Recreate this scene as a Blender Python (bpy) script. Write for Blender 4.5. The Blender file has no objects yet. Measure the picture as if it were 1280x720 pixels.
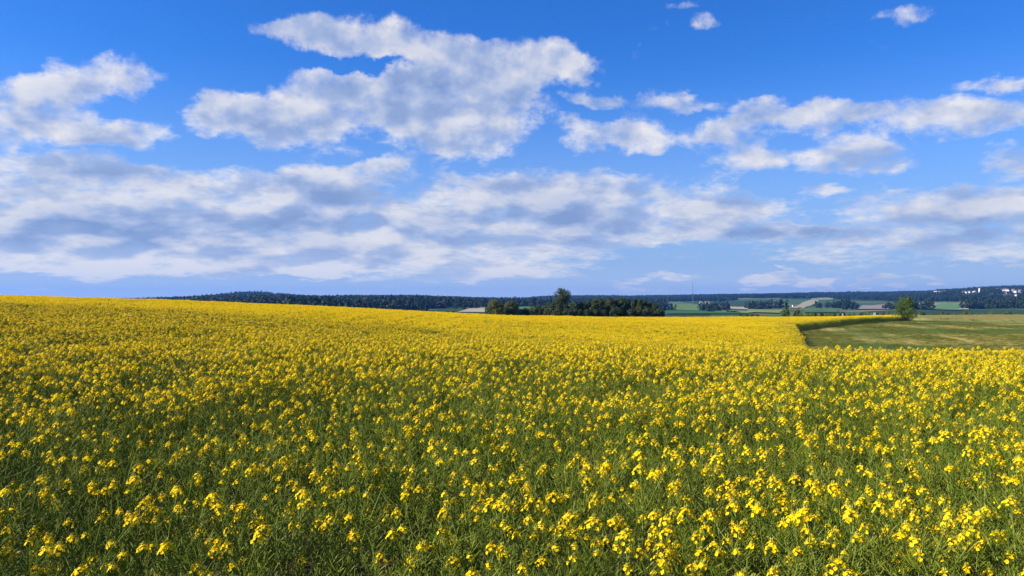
import bpy, math, random
import numpy as np

SEED = 11
rng = np.random.default_rng(SEED)
random.seed(SEED)
scene = bpy.context.scene
COL = scene.collection
F = 985.0          # focal length in pixels of a 1280 px wide frame
CAMZ = 2.05
HOR = 374.0
CROP = 1.05        # height of the standing crop
R = math.radians

# ------------------------------------------------------------------ sun
SUN_EL = R(31.0)
SUN_DIR = np.array([-0.985, -0.16, 0.0]); SUN_DIR /= np.linalg.norm(SUN_DIR)
SUN = np.array([SUN_DIR[0]*math.cos(SUN_EL), SUN_DIR[1]*math.cos(SUN_EL), math.sin(SUN_EL)])

# ------------------------------------------------------------------ noise
def _hash(ix, iy, seed):
    h = (ix.astype(np.int64)*374761393 + iy.astype(np.int64)*668265263 + seed*1442695041) & 0xffffffff
    h = ((h ^ (h >> 13))*1274126177) & 0xffffffff
    return ((h ^ (h >> 16)) & 0xffff)/65535.0

def vnoise(x, y, seed=0):
    x = np.asarray(x, float); y = np.asarray(y, float)
    ix = np.floor(x); iy = np.floor(y); fx = x-ix; fy = y-iy
    fx = fx*fx*(3-2*fx); fy = fy*fy*(3-2*fy)
    a = _hash(ix, iy, seed); b = _hash(ix+1, iy, seed); c = _hash(ix, iy+1, seed); d = _hash(ix+1, iy+1, seed)
    return (a*(1-fx)+b*fx)*(1-fy)+(c*(1-fx)+d*fx)*fy

def fbm(x, y, seed=0, oct=4):
    s = 0; a = .5; t = 0
    for o in range(oct):
        s = s + a*vnoise(np.asarray(x)*2**o, np.asarray(y)*2**o, seed+o*17); t += a; a *= .5
    return s/t

# ------------------------------------------------------------------ terrain: height of the crop top below the eye, by azimuth and depth
DD = np.array([0, 3, 8, 15, 22, 30, 42, 55, 75, 100, 130, 165, 220, 300, 700, 1200, 1800, 2500, 3200, 4500, 7000, 14000.])
TX = np.array([-250, 0, 230, 310, 400, 520, 640, 685, 820, 1000, 1140, 1280, 1530.])
T = np.array([
 [-1.0,-.99,-.92,-.75,-.5,-.2, .2, .55, .75, .8, .6, .1, -2, -6, -20, -24, -24, -24, -24, -20, -30, -60],
 [-1.0,-.99,-.96,-.88,-.74,-.52,-.15, .18, .45, .5, .3,-.2, -2, -6, -20, -24, -24, -24, -24, -20, -30, -60],
 [-1.0,-.99,-.98,-.97,-.95,-.85,-.62,-.4,-.2,-.2,-.6,-1.3,-3.5,-8, -14, -10, -8, -8, -6, -10, -30, -60],
 [-1.0,-.99,-.98,-.99,-1.02,-.98,-.85,-.66,-.46,-.5,-.9,-1.6,-3.7,-8, -13, -9, -2, 8, 6, 0, -30, -60],
 [-1.0,-.99,-.99,-1.01,-1.1,-1.15,-1.1,-.95,-.8,-.9,-1.3,-2,-4,-8, -12, -9, -6, -5, -2, 2, -30, -60],
 [-1.0,-.99,-1.0,-1.03,-1.2,-1.38,-1.5,-1.5,-1.4,-1.5,-2.0,-3,-5,-8.5,-13,-10, -8, -4, 1, 4, -30, -60],
 [-1.0,-.99,-1.0,-1.04,-1.3,-1.6,-1.9,-2.0,-1.95,-2.1,-2.75,-4,-6,-9,-14,-12,-11,-12,-12,-12, -30, -60],
 [-1.0,-.99,-1.0,-1.04,-1.32,-1.67,-2.0,-2.15,-2.07,-2.15,-2.8,-4,-6,-9,-14,-12,-11,-11,-2,-8, -30, -60],
 [-1.0,-.99,-1.0,-1.05,-1.4,-1.85,-2.3,-2.45,-2.35,-2.4,-2.95,-3.9,-6,-9.5,-14,-15,-12,-6, 2, 8, -30, -60],
 [-1.0,-.99,-1.0,-1.05,-1.5,-2.1,-2.65,-2.85,-2.9,-2.95,-3.0,-3.7,-5.5,-9,-14,-15,-10, 1, 10, 20, -30, -60],
 [-1.0,-.99,-1.0,-1.06,-1.55,-2.25,-2.95,-3.1,-3.15,-3.2,-3.2,-3.4,-4.3,-8,-14,-14,-9, 5, 17, 32, -30, -60],
 [-1.0,-.99,-1.0,-1.06,-1.55,-2.3,-3.05,-3.2,-3.2,-3.25,-3.5,-3.95,-4.1,-7,-14,-11, 1, 24, 43, 56, -30, -60],
 [-1.0,-.99,-1.0,-1.06,-1.55,-2.3,-3.05,-3.2,-3.2,-3.3,-3.7,-4.2,-4.5,-7,-14,-10, 4, 26, 40, 50, -30, -60]], float)
TU = (TX-640)/F
_q = lambda d: np.log(d+6.0)
DQ = _q(DD)

def pchip_slopes(x, y):
    h = np.diff(x); s = np.diff(y, axis=-1)/h
    m = np.zeros_like(y)
    a = s[..., :-1]; b = s[..., 1:]
    w1 = 2*h[1:]+h[:-1]; w2 = h[1:]+2*h[:-1]
    with np.errstate(divide='ignore', invalid='ignore'):
        v = (w1+w2)/(w1/a+w2/b)
    m[..., 1:-1] = np.where(a*b > 0, v, 0)
    m[..., 0] = s[..., 0]; m[..., -1] = s[..., -1]
    return m
TM = pchip_slopes(DQ, T)

def canopy_rel(x, y):
    """crop-top height relative to the eye at world x, y"""
    x = np.asarray(x, float); y = np.asarray(y, float)
    r = np.hypot(x, y); th = np.arctan2(x, y)
    back = np.clip((np.abs(th)-R(50))/R(130), 0, 1)
    thc = np.clip(th, -R(50), R(50))
    d = r*np.cos(thc); u = np.tan(thc)
    u = np.clip(u, TU[0], TU[-1]-1e-6)
    q = _q(np.clip(d, 0, 13999))
    j = np.clip(np.searchsorted(DQ, q, side='right')-1, 0, len(DQ)-2)
    t = (q-DQ[j])/(DQ[j+1]-DQ[j]); h = DQ[j+1]-DQ[j]
    h00 = 2*t**3-3*t**2+1; h10 = t**3-2*t**2+t; h01 = -2*t**3+3*t**2; h11 = t**3-t**2
    i = np.clip(np.searchsorted(TU, u, side='right')-1, 0, len(TU)-2)
    s = (u-TU[i])/(TU[i+1]-TU[i])
    def colv(k):
        return T[k, j]*h00+TM[k, j]*h*h10+T[k, j+1]*h01+TM[k, j+1]*h*h11
    k0 = np.clip(i-1, 0, len(TU)-1); k3 = np.clip(i+2, 0, len(TU)-1)
    a, b, c, e = colv(k0), colv(i), colv(i+1), colv(k3)
    w = TU[i+1]-TU[i]
    mb = np.where(k0 == i, c-b, (c-a)/(TU[i+1]-TU[k0])*w)
    mc = np.where(k3 == i+1, c-b, (e-b)/(TU[k3]-TU[i])*w)
    z = b*(2*s**3-3*s**2+1)+mb*(s**3-2*s**2+s)+c*(-2*s**3+3*s**2)+mc*(s**3-s**2)
    zb = -1.0-0.002*d
    z = z*(1-back)+np.minimum(zb, 0)*back
    far = np.clip((r-250)/1500, 0, 1)
    z = z+(fbm(x/260., y/260., 5, 3)-.5)*15*far
    z = z+(fbm(x/9., y/9., 9, 3)-.5)*.10*np.clip((r-4)/20, 0, 1)
    z = z+(fbm(x/31., y/24., 15, 2)-.5)*.42*np.clip((r-25)/30, 0, 1)
    return z

def ground(x, y):
    return canopy_rel(x, y)+CAMZ-CROP

def px_to_x(px, d):
    return (px-640)/F*d

_dtab = np.exp(np.linspace(math.log(60), math.log(6500), 2600))
def hit(px, row, dmin=60):
    """the point of the ground seen in that direction from the eye"""
    d = _dtab[_dtab >= dmin]
    x = (px-640)/F*d
    rows = HOR-F*(ground(x, d)-CAMZ)/d
    ok = np.where(rows <= row)[0]
    k = ok[0] if len(ok) else int(np.argmin(rows))
    return float(x[k]), float(d[k])

# ------------------------------------------------------------------ object helpers
def tag(o, label=None, cat=None, group=None, kind=None):
    if label: o['label'] = label
    if cat: o['category'] = cat
    if group: o['group'] = group
    if kind: o['kind'] = kind
    return o

def new_mesh(name, verts, faces, mats=(), mat_index=None, smooth=False):
    me = bpy.data.meshes.new(name)
    verts = np.asarray(verts, np.float32).reshape(-1, 3)
    if isinstance(faces, np.ndarray):
        n, k = faces.shape
        me.vertices.add(len(verts)); me.vertices.foreach_set('co', verts.ravel())
        me.loops.add(n*k); me.loops.foreach_set('vertex_index', faces.astype(np.int32).ravel())
        me.polygons.add(n)
        me.polygons.foreach_set('loop_start', np.arange(0, n*k, k, dtype=np.int32))
        me.polygons.foreach_set('loop_total', np.full(n, k, np.int32))
        me.update(calc_edges=True)
    else:
        me.from_pydata(verts.tolist(), [], faces)
    for m in mats: me.materials.append(m)
    if mat_index is not None:
        me.polygons.foreach_set('material_index', np.asarray(mat_index, np.int32))
    if smooth:
        me.polygons.foreach_set('use_smooth', np.ones(len(me.polygons), bool))
    me.validate(); me.update()
    return me

def link(name, me, parent=None, loc=None):
    o = bpy.data.objects.new(name, me); COL.objects.link(o)
    if parent: o.parent = parent
    if loc is not None: o.location = loc
    return o

def empty(name, loc=(0, 0, 0)):
    o = bpy.data.objects.new(name, None); COL.objects.link(o); o.location = loc
    o.empty_display_size = .1
    return o

class MB:
    """collects quads and triangles"""
    def __init__(s): s.v = []; s.f = []; s.m = []; s.n = 0
    def add(s, verts, faces, m=0):
        verts = np.asarray(verts, float).reshape(-1, 3)
        s.v.append(verts)
        for f in faces: s.f.append([i+s.n for i in f]); s.m.append(m)
        s.n += len(verts)
    def tube(s, pts, radii, sides=4, m=0, cap=False):
        pts = np.asarray(pts, float); n = len(pts)
        ring = []
        for i in range(n):
            t = pts[min(i+1, n-1)]-pts[max(i-1, 0)]
            t = t/(np.linalg.norm(t)+1e-9)
            a = np.cross(t, [0.31, 0.2, 0.93] if abs(t[2]) < .9 else [1, 0.1, 0]); a /= np.linalg.norm(a)+1e-9
            b = np.cross(t, a)
            for k in range(sides):
                g = 2*math.pi*k/sides
                ring.append(pts[i]+radii[i]*(math.cos(g)*a+math.sin(g)*b))
        fs = []
        for i in range(n-1):
            for k in range(sides):
                k2 = (k+1) % sides
                fs.append([i*sides+k, i*sides+k2, (i+1)*sides+k2, (i+1)*sides+k])
        if cap:
            fs.append([(n-1)*sides+k for k in range(sides)]); fs.append([k for k in range(sides)][::-1])
        s.add(ring, fs, m)
    def box(s, c, size, m=0):
        c = np.asarray(c, float); h = np.asarray(size, float)/2
        v = [c+h*np.array([a, b, d]) for d in (-1, 1) for b in (-1, 1) for a in (-1, 1)]
        s.add(v, [[0, 2, 3, 1], [4, 5, 7, 6], [0, 1, 5, 4], [2, 6, 7, 3], [0, 4, 6, 2], [1, 3, 7, 5]], m)
    def mesh(s, name, mats, smooth=False):
        v = np.concatenate(s.v) if s.v else np.zeros((0, 3))
        return new_mesh(name, v, s.f, mats, s.m, smooth)

# ------------------------------------------------------------------ materials
def mat(name):
    m = bpy.data.materials.new(name); m.use_nodes = True
    nt = m.node_tree; nt.nodes.clear()
    return m, nt
def N(nt, typ, **kw):
    n = nt.nodes.new(typ)
    for k, v in kw.items(): setattr(n, k, v)
    return n
def L(nt, a, b): nt.links.new(a, b)
def rgb(c): return (c[0], c[1], c[2], 1.0)

def leafy(name, c1, c2, transl=.35, trans_tint=(1.25, 1.15, .6), rough=.55, scale=3.0, rnd=.5, spec=.25):
    """thin plant tissue: diffuse and translucent, colour varying from plant to plant and along it"""
    m, nt = mat(name)
    geo = N(nt, 'ShaderNodeNewGeometry'); info = N(nt, 'ShaderNodeObjectInfo')
    noi = N(nt, 'ShaderNodeTexNoise'); noi.inputs['Scale'].default_value = scale; noi.inputs['Detail'].default_value = 2
    L(nt, geo.outputs['Position'], noi.inputs['Vector'])
    mx = N(nt, 'ShaderNodeMix', data_type='FLOAT'); mx.inputs[0].default_value = rnd
    L(nt, noi.outputs['Fac'], mx.inputs[2]); L(nt, info.outputs['Random'], mx.inputs[3])
    mr = N(nt, 'ShaderNodeMapRange'); mr.inputs[1].default_value = .25; mr.inputs[2].default_value = .75
    L(nt, mx.outputs[0], mr.inputs[0])
    cm = N(nt, 'ShaderNodeMix', data_type='RGBA'); cm.inputs[6].default_value = rgb(c1); cm.inputs[7].default_value = rgb(c2)
    L(nt, mr.outputs[0], cm.inputs[0])
    bs = N(nt, 'ShaderNodeBsdfPrincipled'); bs.inputs['Roughness'].default_value = rough
    bs.inputs['Specular IOR Level'].default_value = spec
    L(nt, cm.outputs[2], bs.inputs['Base Color'])
    tr = N(nt, 'ShaderNodeBsdfTranslucent')
    tm = N(nt, 'ShaderNodeMix', data_type='RGBA', blend_type='MULTIPLY'); tm.inputs[0].default_value = 1
    L(nt, cm.outputs[2], tm.inputs[6]); tm.inputs[7].default_value = rgb(trans_tint)
    L(nt, tm.outputs[2], tr.inputs['Color'])
    ms = N(nt, 'ShaderNodeMixShader'); ms.inputs[0].default_value = transl
    L(nt, bs.outputs[0], ms.inputs[1]); L(nt, tr.outputs[0], ms.inputs[2])
    out = N(nt, 'ShaderNodeOutputMaterial'); L(nt, ms.outputs[0], out.inputs['Surface'])
    return m

def plain(name, c, rough=.7, c2=None, scale=2.0, spec=.3, bump=0):
    m, nt = mat(name)
    bs = N(nt, 'ShaderNodeBsdfPrincipled'); bs.inputs['Roughness'].default_value = rough
    bs.inputs['Specular IOR Level'].default_value = spec
    bs.inputs['Base Color'].default_value = rgb(c)
    if c2 is not None:
        tc = N(nt, 'ShaderNodeTexCoord'); noi = N(nt, 'ShaderNodeTexNoise')
        noi.inputs['Scale'].default_value = scale; noi.inputs['Detail'].default_value = 6
        L(nt, tc.outputs['Object'], noi.inputs['Vector'])
        mr = N(nt, 'ShaderNodeMapRange'); mr.inputs[1].default_value = .35; mr.inputs[2].default_value = .65
        L(nt, noi.outputs['Fac'], mr.inputs[0])
        cm = N(nt, 'ShaderNodeMix', data_type='RGBA'); cm.inputs[6].default_value = rgb(c); cm.inputs[7].default_value = rgb(c2)
        L(nt, mr.outputs[0], cm.inputs[0]); L(nt, cm.outputs[2], bs.inputs['Base Color'])
        if bump:
            bp = N(nt, 'ShaderNodeBump'); bp.inputs['Strength'].default_value = bump; bp.inputs['Distance'].default_value = .05
            L(nt, noi.outputs['Fac'], bp.inputs['Height']); L(nt, bp.outputs[0], bs.inputs['Normal'])
    out = N(nt, 'ShaderNodeOutputMaterial'); L(nt, bs.outputs[0], out.inputs['Surface'])
    return m

M_PETAL = leafy('rape_petals', (.87, .59, .003), (.94, .70, .014), .30, (1.1, 1.02, .5), .55, 5.0, .45, .08)
M_BUD = leafy('rape_buds', (.42, .40, .03), (.30, .34, .04), .15, (1.1, 1.0, .6), .5)
M_STEM = leafy('rape_stems', (.155, .21, .03), (.235, .27, .055), .12, (1.1, 1.1, .6), .55, 4.0, .5, .12)
M_POD = leafy('rape_pods', (.105, .16, .012), (.21, .245, .026), .25, (1.2, 1.1, .5), .5, 4.0, .5, .1)
M_LEAF = leafy('rape_leaves', (.05, .09, .016), (.09, .13, .02), .25, (1.2, 1.2, .5), .55, 5.0, .5, .12)

# ------------------------------------------------------------------ ground sheet
def ground_sheet():
    th = np.concatenate([np.arange(-180, -60, 6.), np.arange(-60, 60, .5), np.arange(60, 180, 6.)])
    th = np.radians(th)
    rr = np.concatenate([[0.4], np.exp(np.linspace(math.log(1.2), math.log(7000), 160))])
    nt_, nr = len(th), len(rr)
    X = np.sin(th)[None, :]*rr[:, None]; Y = np.cos(th)[None, :]*rr[:, None]
    Z = ground(X, Y)
    v = np.stack([X, Y, Z], -1).reshape(-1, 3)
    i = np.arange(nr-1)[:, None]*nt_; k = np.arange(nt_)[None, :]; k2 = (k+1) % nt_
    q = np.stack([i+k, i+nt_+k, i+nt_+k2, i+k2], -1).reshape(-1, 4)
    c = len(v); v = np.vstack([v, [[0, 0, ground(0, 0)]]])
    faces = [list(map(int, f)) for f in q]+[[c, int(a), int((a+1) % nt_)] for a in range(nt_)]
    m, nt = mat('farmland_soil_and_grass')
    geo = N(nt, 'ShaderNodeNewGeometry')
    # far away a patchwork of parcels, close by bare soil
    mp = N(nt, 'ShaderNodeMapping'); mp.inputs['Scale'].default_value = (1/190., 1/260., 0); mp.inputs['Rotation'].default_value = (0, 0, .35)
    L(nt, geo.outputs['Position'], mp.inputs['Vector'])
    vo = N(nt, 'ShaderNodeTexVoronoi', feature='F1'); vo.inputs['Scale'].default_value = 1; L(nt, mp.outputs[0], vo.inputs['Vector'])
    sep = N(nt, 'ShaderNodeSeparateColor'); L(nt, vo.outputs['Color'], sep.inputs[0])
    cr = N(nt, 'ShaderNodeValToRGB'); cr.color_ramp.interpolation = 'CONSTANT'
    e = cr.color_ramp.elements
    e[0].color = (.025, .055, .016, 1); e[1].position = .3; e[1].color = (.05, .095, .022, 1)
    for p, c_ in ((.5, (.035, .08, .02, 1)), (.7, (.09, .115, .035, 1)), (.82, (.02, .045, .014, 1)), (.92, (.22, .19, .11, 1))):
        x = e.new(p); x.color = c_
    L(nt, sep.outputs[0], cr.inputs[0])
    noi = N(nt, 'ShaderNodeTexNoise'); noi.inputs['Scale'].default_value = .02; noi.inputs['Detail'].default_value = 8
    L(nt, geo.outputs['Position'], noi.inputs['Vector'])
    mul = N(nt, 'ShaderNodeMix', data_type='RGBA', blend_type='OVERLAY'); mul.inputs[0].default_value = .5
    L(nt, cr.outputs[0], mul.inputs[6]); L(nt, noi.outputs['Color'], mul.inputs[7])
    ns = N(nt, 'ShaderNodeTexNoise'); ns.inputs['Scale'].default_value = 9; ns.inputs['Detail'].default_value = 6
    L(nt, geo.outputs['Position'], ns.inputs['Vector'])
    so = N(nt, 'ShaderNodeMix', data_type='RGBA'); so.inputs[6].default_value = (.05, .04, .022, 1); so.inputs[7].default_value = (.10, .078, .045, 1)
    L(nt, ns.outputs['Fac'], so.inputs[0])
    ln = N(nt, 'ShaderNodeVectorMath', operation='LENGTH'); L(nt, geo.outputs['Position'], ln.inputs[0])
    mr = N(nt, 'ShaderNodeMapRange'); mr.inputs[1].default_value = 170; mr.inputs[2].default_value = 240; L(nt, ln.outputs['Value'], mr.inputs[0])
    fin = N(nt, 'ShaderNodeMix', data_type='RGBA'); L(nt, mr.outputs[0], fin.inputs[0]); L(nt, so.outputs[2], fin.inputs[6]); L(nt, mul.outputs[2], fin.inputs[7])
    bs = N(nt, 'ShaderNodeBsdfPrincipled'); bs.inputs['Roughness'].default_value = .95; bs.inputs['Specular IOR Level'].default_value = .1
    L(nt, fin.outputs[2], bs.inputs['Base Color'])
    out = N(nt, 'ShaderNodeOutputMaterial'); L(nt, bs.outputs[0], out.inputs['Surface'])
    o = link('ground', new_mesh('ground', v, faces, [m], None, True))
    tag(o, 'rolling ground under the fields reaching to the far horizon', 'ground', kind='structure')
ground_sheet()

# ------------------------------------------------------------------ field layout (plan view)
MEADOW = np.array([(15.5, 41), (35.5, 100), (56, 129.5), (80, 160), (106, 151), (150, 146), (220, 140), (220, 39), (60, 39)], float)
def inside(poly, x, y):
    x = np.asarray(x); y = np.asarray(y); c = np.zeros(x.shape, bool)
    n = len(poly)
    for i in range(n):
        x1, y1 = poly[i]; x2, y2 = poly[(i+1) % n]
        k = ((y1 > y) != (y2 > y))
        c ^= k & (x < (x2-x1)*(y-y1)/((y2-y1) if y2 != y1 else 1e-9)+x1)
    return c
def in_field(x, y):
    """where rape stands"""
    u = x/np.maximum(y, .1)
    end = np.where(u > .30, 185, 150)
    right = (y > 120) & (x > 80+(y-160)*.62)           # the pale cereal field begins here
    return (~inside(MEADOW, x, y)) & (y < end) & (~right)

def edge_dist(x, y):
    x = np.asarray(x, float); y = np.asarray(y, float); best = np.full(x.shape, 1e9)
    for i in range(len(MEADOW)):
        a = MEADOW[i]; e = MEADOW[(i+1) % len(MEADOW)]-a
        t = np.clip(((x-a[0])*e[0]+(y-a[1])*e[1])/(e@e), 0, 1)
        best = np.minimum(best, np.hypot(x-a[0]-t*e[0], y-a[1]-t*e[1]))
    return best

# ------------------------------------------------------------------ rape plants
def unit(a): return a/(np.linalg.norm(a)+1e-9)

def flower_head(r, n, size, spread):
    """petals of one raceme tip: open four-petalled flowers round a dome of buds; returns MB with petals (0) and buds (1)"""
    b = MB()
    for i in range(n):
        f = (i+.5)/n
        el = R(78)-f*R(95)*spread
        az = i*2.39996+r.uniform(-.3, .3)
        rad = size*(.55+.55*f)*r.uniform(.85, 1.15)
        dirv = np.array([math.cos(az)*math.cos(el), math.sin(az)*math.cos(el), math.sin(el)])
        c = dirv*rad+np.array([0, 0, -f*size*.55])
        nrm = unit(dirv+np.array([0, 0, .5])+r.normal(0, .25, 3))
        a = unit(np.cross(nrm, [0.2, 0.9, 0.3])); bb = np.cross(nrm, a)
        ps = r.uniform(.0075, .0105)
        g0 = r.uniform(0, 1.57)
        cup = r.uniform(.1, .7)
        for k in range(4):
            g = g0+k*math.pi/2
            t = math.cos(g)*a+math.sin(g)*bb; s = -math.sin(g)*a+math.cos(g)*bb
            tip = unit(t+cup*nrm)
            base = c
            m_ = c+tip*ps*.62; e_ = c+tip*ps*1.08-nrm*ps*.15
            w = ps*.52
            b.add([base, m_+s*w, e_+s*w*.55, e_-s*w*.55, m_-s*w], [[0, 1, 2, 3, 4]], 0)
    for i in range(5):
        az = i*1.256; c = np.array([math.cos(az)*.006, math.sin(az)*.006, size*.75+r.uniform(0, .006)])
        b.tube([c-[0, 0, .008], c, c+[0, 0, .006]], [.0018, .0035, .0008], 4, 1)
    return b

def silique(b, p, d, ln, w, m=0):
    """one slender pod on its stalk"""
    d = unit(d); q = p+d*ln*.28
    up = unit(d+np.array([0, 0, .55]))
    e = q+up*ln*.72
    b.tube([p, q], [.0008, .0008], 3, m)
    b.tube([q, q+up*ln*.22, q+up*ln*.5, e], [w*.5, w, w*.9, w*.15], 3, m)

def plant_data(r, flowers=1.0, rich=True, height=1.0):
    """returns stem MB, pods MB, leaves MB and a list of (MB, position) heads"""
    stem, pods, leaves = MB(), MB(), MB()
    heads = []
    H = (r.uniform(.88, 1.06) if flowers > .5 else r.uniform(.78, 1.0))*height
    lean = r.normal(0, .055, 2)
    def main(t): return np.array([lean[0]*t*t*2+.012*math.sin(7*t), lean[1]*t*t*2+.012*math.cos(6*t), H*t])
    stem.tube([main(t) for t in np.linspace(0, 1, 7)], list(np.linspace(.0065, .0018, 7)), 4)
    ends = [(main, .60, 1.0, 1.0)]
    nb = int(r.integers(8, 12))
    az0 = r.uniform(0, 6.28)
    for k in range(nb):
        t0 = .34+.46*(k+r.uniform(0, .8))/nb
        az = az0+k*2.4+r.uniform(-.4, .4)
        p0 = main(t0); out = np.array([math.cos(az), math.sin(az), 0])
        ln = (H*r.uniform(.86 if flowers > .5 else .78, 1.0)-p0[2])
        sp = r.uniform(.10, .26)
        droop = r.uniform(0, .10)
        def br(t, p0=p0, out=out, ln=ln, sp=sp, droop=droop, az=az):
            return p0+out*sp*(1-(1-t)**1.7)+np.array([0, 0, ln*(.75*t+.25*t*t)])+np.array([-out[1], out[0], 0])*droop*t*t
        stem.tube([br(t) for t in np.linspace(0, 1, 6)], list(np.linspace(.0032, .0012, 6)), 3)
        ends.append((br, .35, 1.0, ln))
    for idx, (fn, ta, tb, ln) in enumerate(ends):
        npod = int(r.integers(18, 31))
        for i in range(npod):
            t = ta+(tb-ta)*(i/npod)**.9*.93
            az = i*2.39996+r.uniform(-.5, .5)
            el = r.uniform(.1, .9)
            d = np.array([math.cos(az)*math.cos(el), math.sin(az)*math.cos(el), math.sin(el)])
            sz = r.uniform(.045, .085)*(1.0-.45*(i/npod)**3)
            silique(pods, fn(t), d, sz, r.uniform(.0016, .0026))
        pr = (.95 if idx == 0 else .66)*flowers
        if r.uniform() < pr:
            big = r.uniform(0, 1)
            n = int(8+20*big**1.6) if rich else int(5+6*big)
            heads.append((flower_head(r, n, (.0135+.026*big**1.6), r.uniform(.75, 1.15)), fn(1.0)+np.array([0, 0, -.004])))
        else:
            e = fn(1.0)
            for i in range(7):
                az = i*2.4; d = np.array([math.cos(az)*.5, math.sin(az)*.5, .8])
                silique(pods, e-np.array([0, 0, .004*i]), d, r.uniform(.012, .028), .0016)
    nl = int(r.integers(5, 9))
    for k in range(nl):
        t0 = r.uniform(.15, .75); az = r.uniform(0, 6.28)
        p = main(t0); o = np.array([math.cos(az), math.sin(az), 0]); s = np.array([-o[1], o[0], 0])
        ln = r.uniform(.07, .16)*(1.25-t0); w = ln*r.uniform(.13, .2)
        q1 = p+o*ln*.5+[0, 0, ln*.35]; q2 = p+o*ln+[0, 0, ln*.1]
        leaves.add([p, q1+s*w, q2, q1-s*w, q1-[0, 0, w*.35]], [[0, 4, 1], [1, 4, 2], [2, 4, 3], [3, 4, 0]], 0)
    return stem, pods, leaves, heads

def merge(parts):
    """list of (MB, offset, {material map}) -> one MB"""
    o = MB()
    for mb, off, mm in parts:
        if not mb.v: continue
        v = np.concatenate(mb.v)+np.asarray(off)
        o.v.append(v)
        for f, m in zip(mb.f, mb.m): o.f.append([i+o.n for i in f]); o.m.append(mm.get(m, m))
        o.n += len(v)
    return o

FIELD_MATS = [M_STEM, M_POD, M_LEAF, M_PETAL, M_BUD]
SRC = {}
def src_collection(name):
    c = bpy.data.collections.new(name); SRC[name] = c
    return c

def to_src(c, name, me):
    o = bpy.data.objects.new(name, me); c.objects.link(o); return o

c_plants = src_collection('rape_plant_kinds')
near_protos = []           # (stem mesh, pods mesh, leaf mesh, [(head mesh, pos)])
NV_RICH, NV_POOR = 7, 5
for i in range(NV_RICH+NV_POOR):
    r = np.random.default_rng(100+i)
    fl = 1.0 if i < NV_RICH else .30
    st, pd, lf, hd = plant_data(r, fl)
    near_protos.append((st.mesh('rape_stem', [M_STEM]), pd.mesh('rape_pods', [M_POD]), lf.mesh('rape_leaves', [M_LEAF]),
                        [(h.mesh('rape_flower_head', [M_PETAL, M_BUD]), p) for h, p in hd]))
    mm = merge([(st, (0, 0, 0), {0: 0}), (pd, (0, 0, 0), {0: 1}), (lf, (0, 0, 0), {0: 2})]+[(h, p, {0: 3, 1: 4}) for h, p in hd])
    to_src(c_plants, 'kind_%02d' % i, mm.mesh('rape_plant', FIELD_MATS))

# a square of standing crop for the far slopes, still made of separate plants, pods and flower heads
TILE = 1.4
def tile_mesh(seed, fl):
    r = np.random.default_rng(seed); parts = []
    n = 5; s = TILE/n
    for a in range(n):
        for b_ in range(n):
            x = (a+.5+r.uniform(-.45, .45))*s-TILE/2; y = (b_+.5+r.uniform(-.45, .45))*s-TILE/2
            H = r.uniform(.88, 1.05)
            g = MB()
            g.tube([(0, 0, 0), (r.normal(0, .02), r.normal(0, .02), H*.6), (r.normal(0, .05), r.normal(0, .05), H)], [.007, .005, .002], 3)
            for k in range(20):
                az = r.uniform(0, 6.28); rad = r.uniform(.02, .2); z0 = H*r.uniform(.45, .80)
                o = np.array([math.cos(az), math.sin(az), 0])
                c = o*rad+[0, 0, z0]; e = c+o*r.uniform(-.03, .09)+[0, 0, r.uniform(.06, .22)]
                sd = np.array([-o[1], o[0], 0])*r.uniform(.006, .014)
                g.add([c-sd, c+sd, e+sd*.4, e-sd*.4], [[0, 1, 2, 3]], 1)
            for k in range(13):
                az = r.uniform(0, 6.28); o = np.array([math.cos(az), math.sin(az), 0]); sd = np.array([-o[1], o[0], 0])
                p = np.array([0, 0, H*r.uniform(.2, .6)]); ln = r.uniform(.08, .18)
                g.add([p, p+o*ln*.5+sd*.02+[0, 0, .05], p+o*ln, p+o*ln*.5-sd*.02+[0, 0, .05]], [[0, 1, 2, 3]], 2)
            nh = int(r.integers(7, 11))
            for k in range(nh):
                if r.uniform() > fl: continue
                az = r.uniform(0, 6.28); rad = r.uniform(.0, .21) if k else 0
                z = H*(r.uniform(.90, 1.0) if k else 1.0)
                c = np.array([math.cos(az)*rad, math.sin(az)*rad, z])
                for q in range(int(r.integers(6, 11))):
                    d = unit(r.normal(0, 1, 3)+[0, 0, .5]); cc = c+d*r.uniform(.012, .034)*[1, 1, 1.0]
                    nn = unit(d+r.normal(0, .4, 3)); a1 = unit(np.cross(nn, [.3, .2, .9])); a2 = np.cross(nn, a1)
                    w = r.uniform(.008, .013)
                    g.add([cc+a1*w, cc+a2*w, cc-a1*w, cc-a2*w], [[0, 1, 2, 3]], 3)
            parts.append((g, (x, y, 0), {}))
    return merge(parts).mesh('rape_tile', FIELD_MATS)
c_tiles = src_collection('rape_crop_squares')
for i in range(6):
    to_src(c_tiles, 'square_%02d' % i, tile_mesh(300+i, (.98, .95, .9, .85, .75, .6)[i]))

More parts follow.
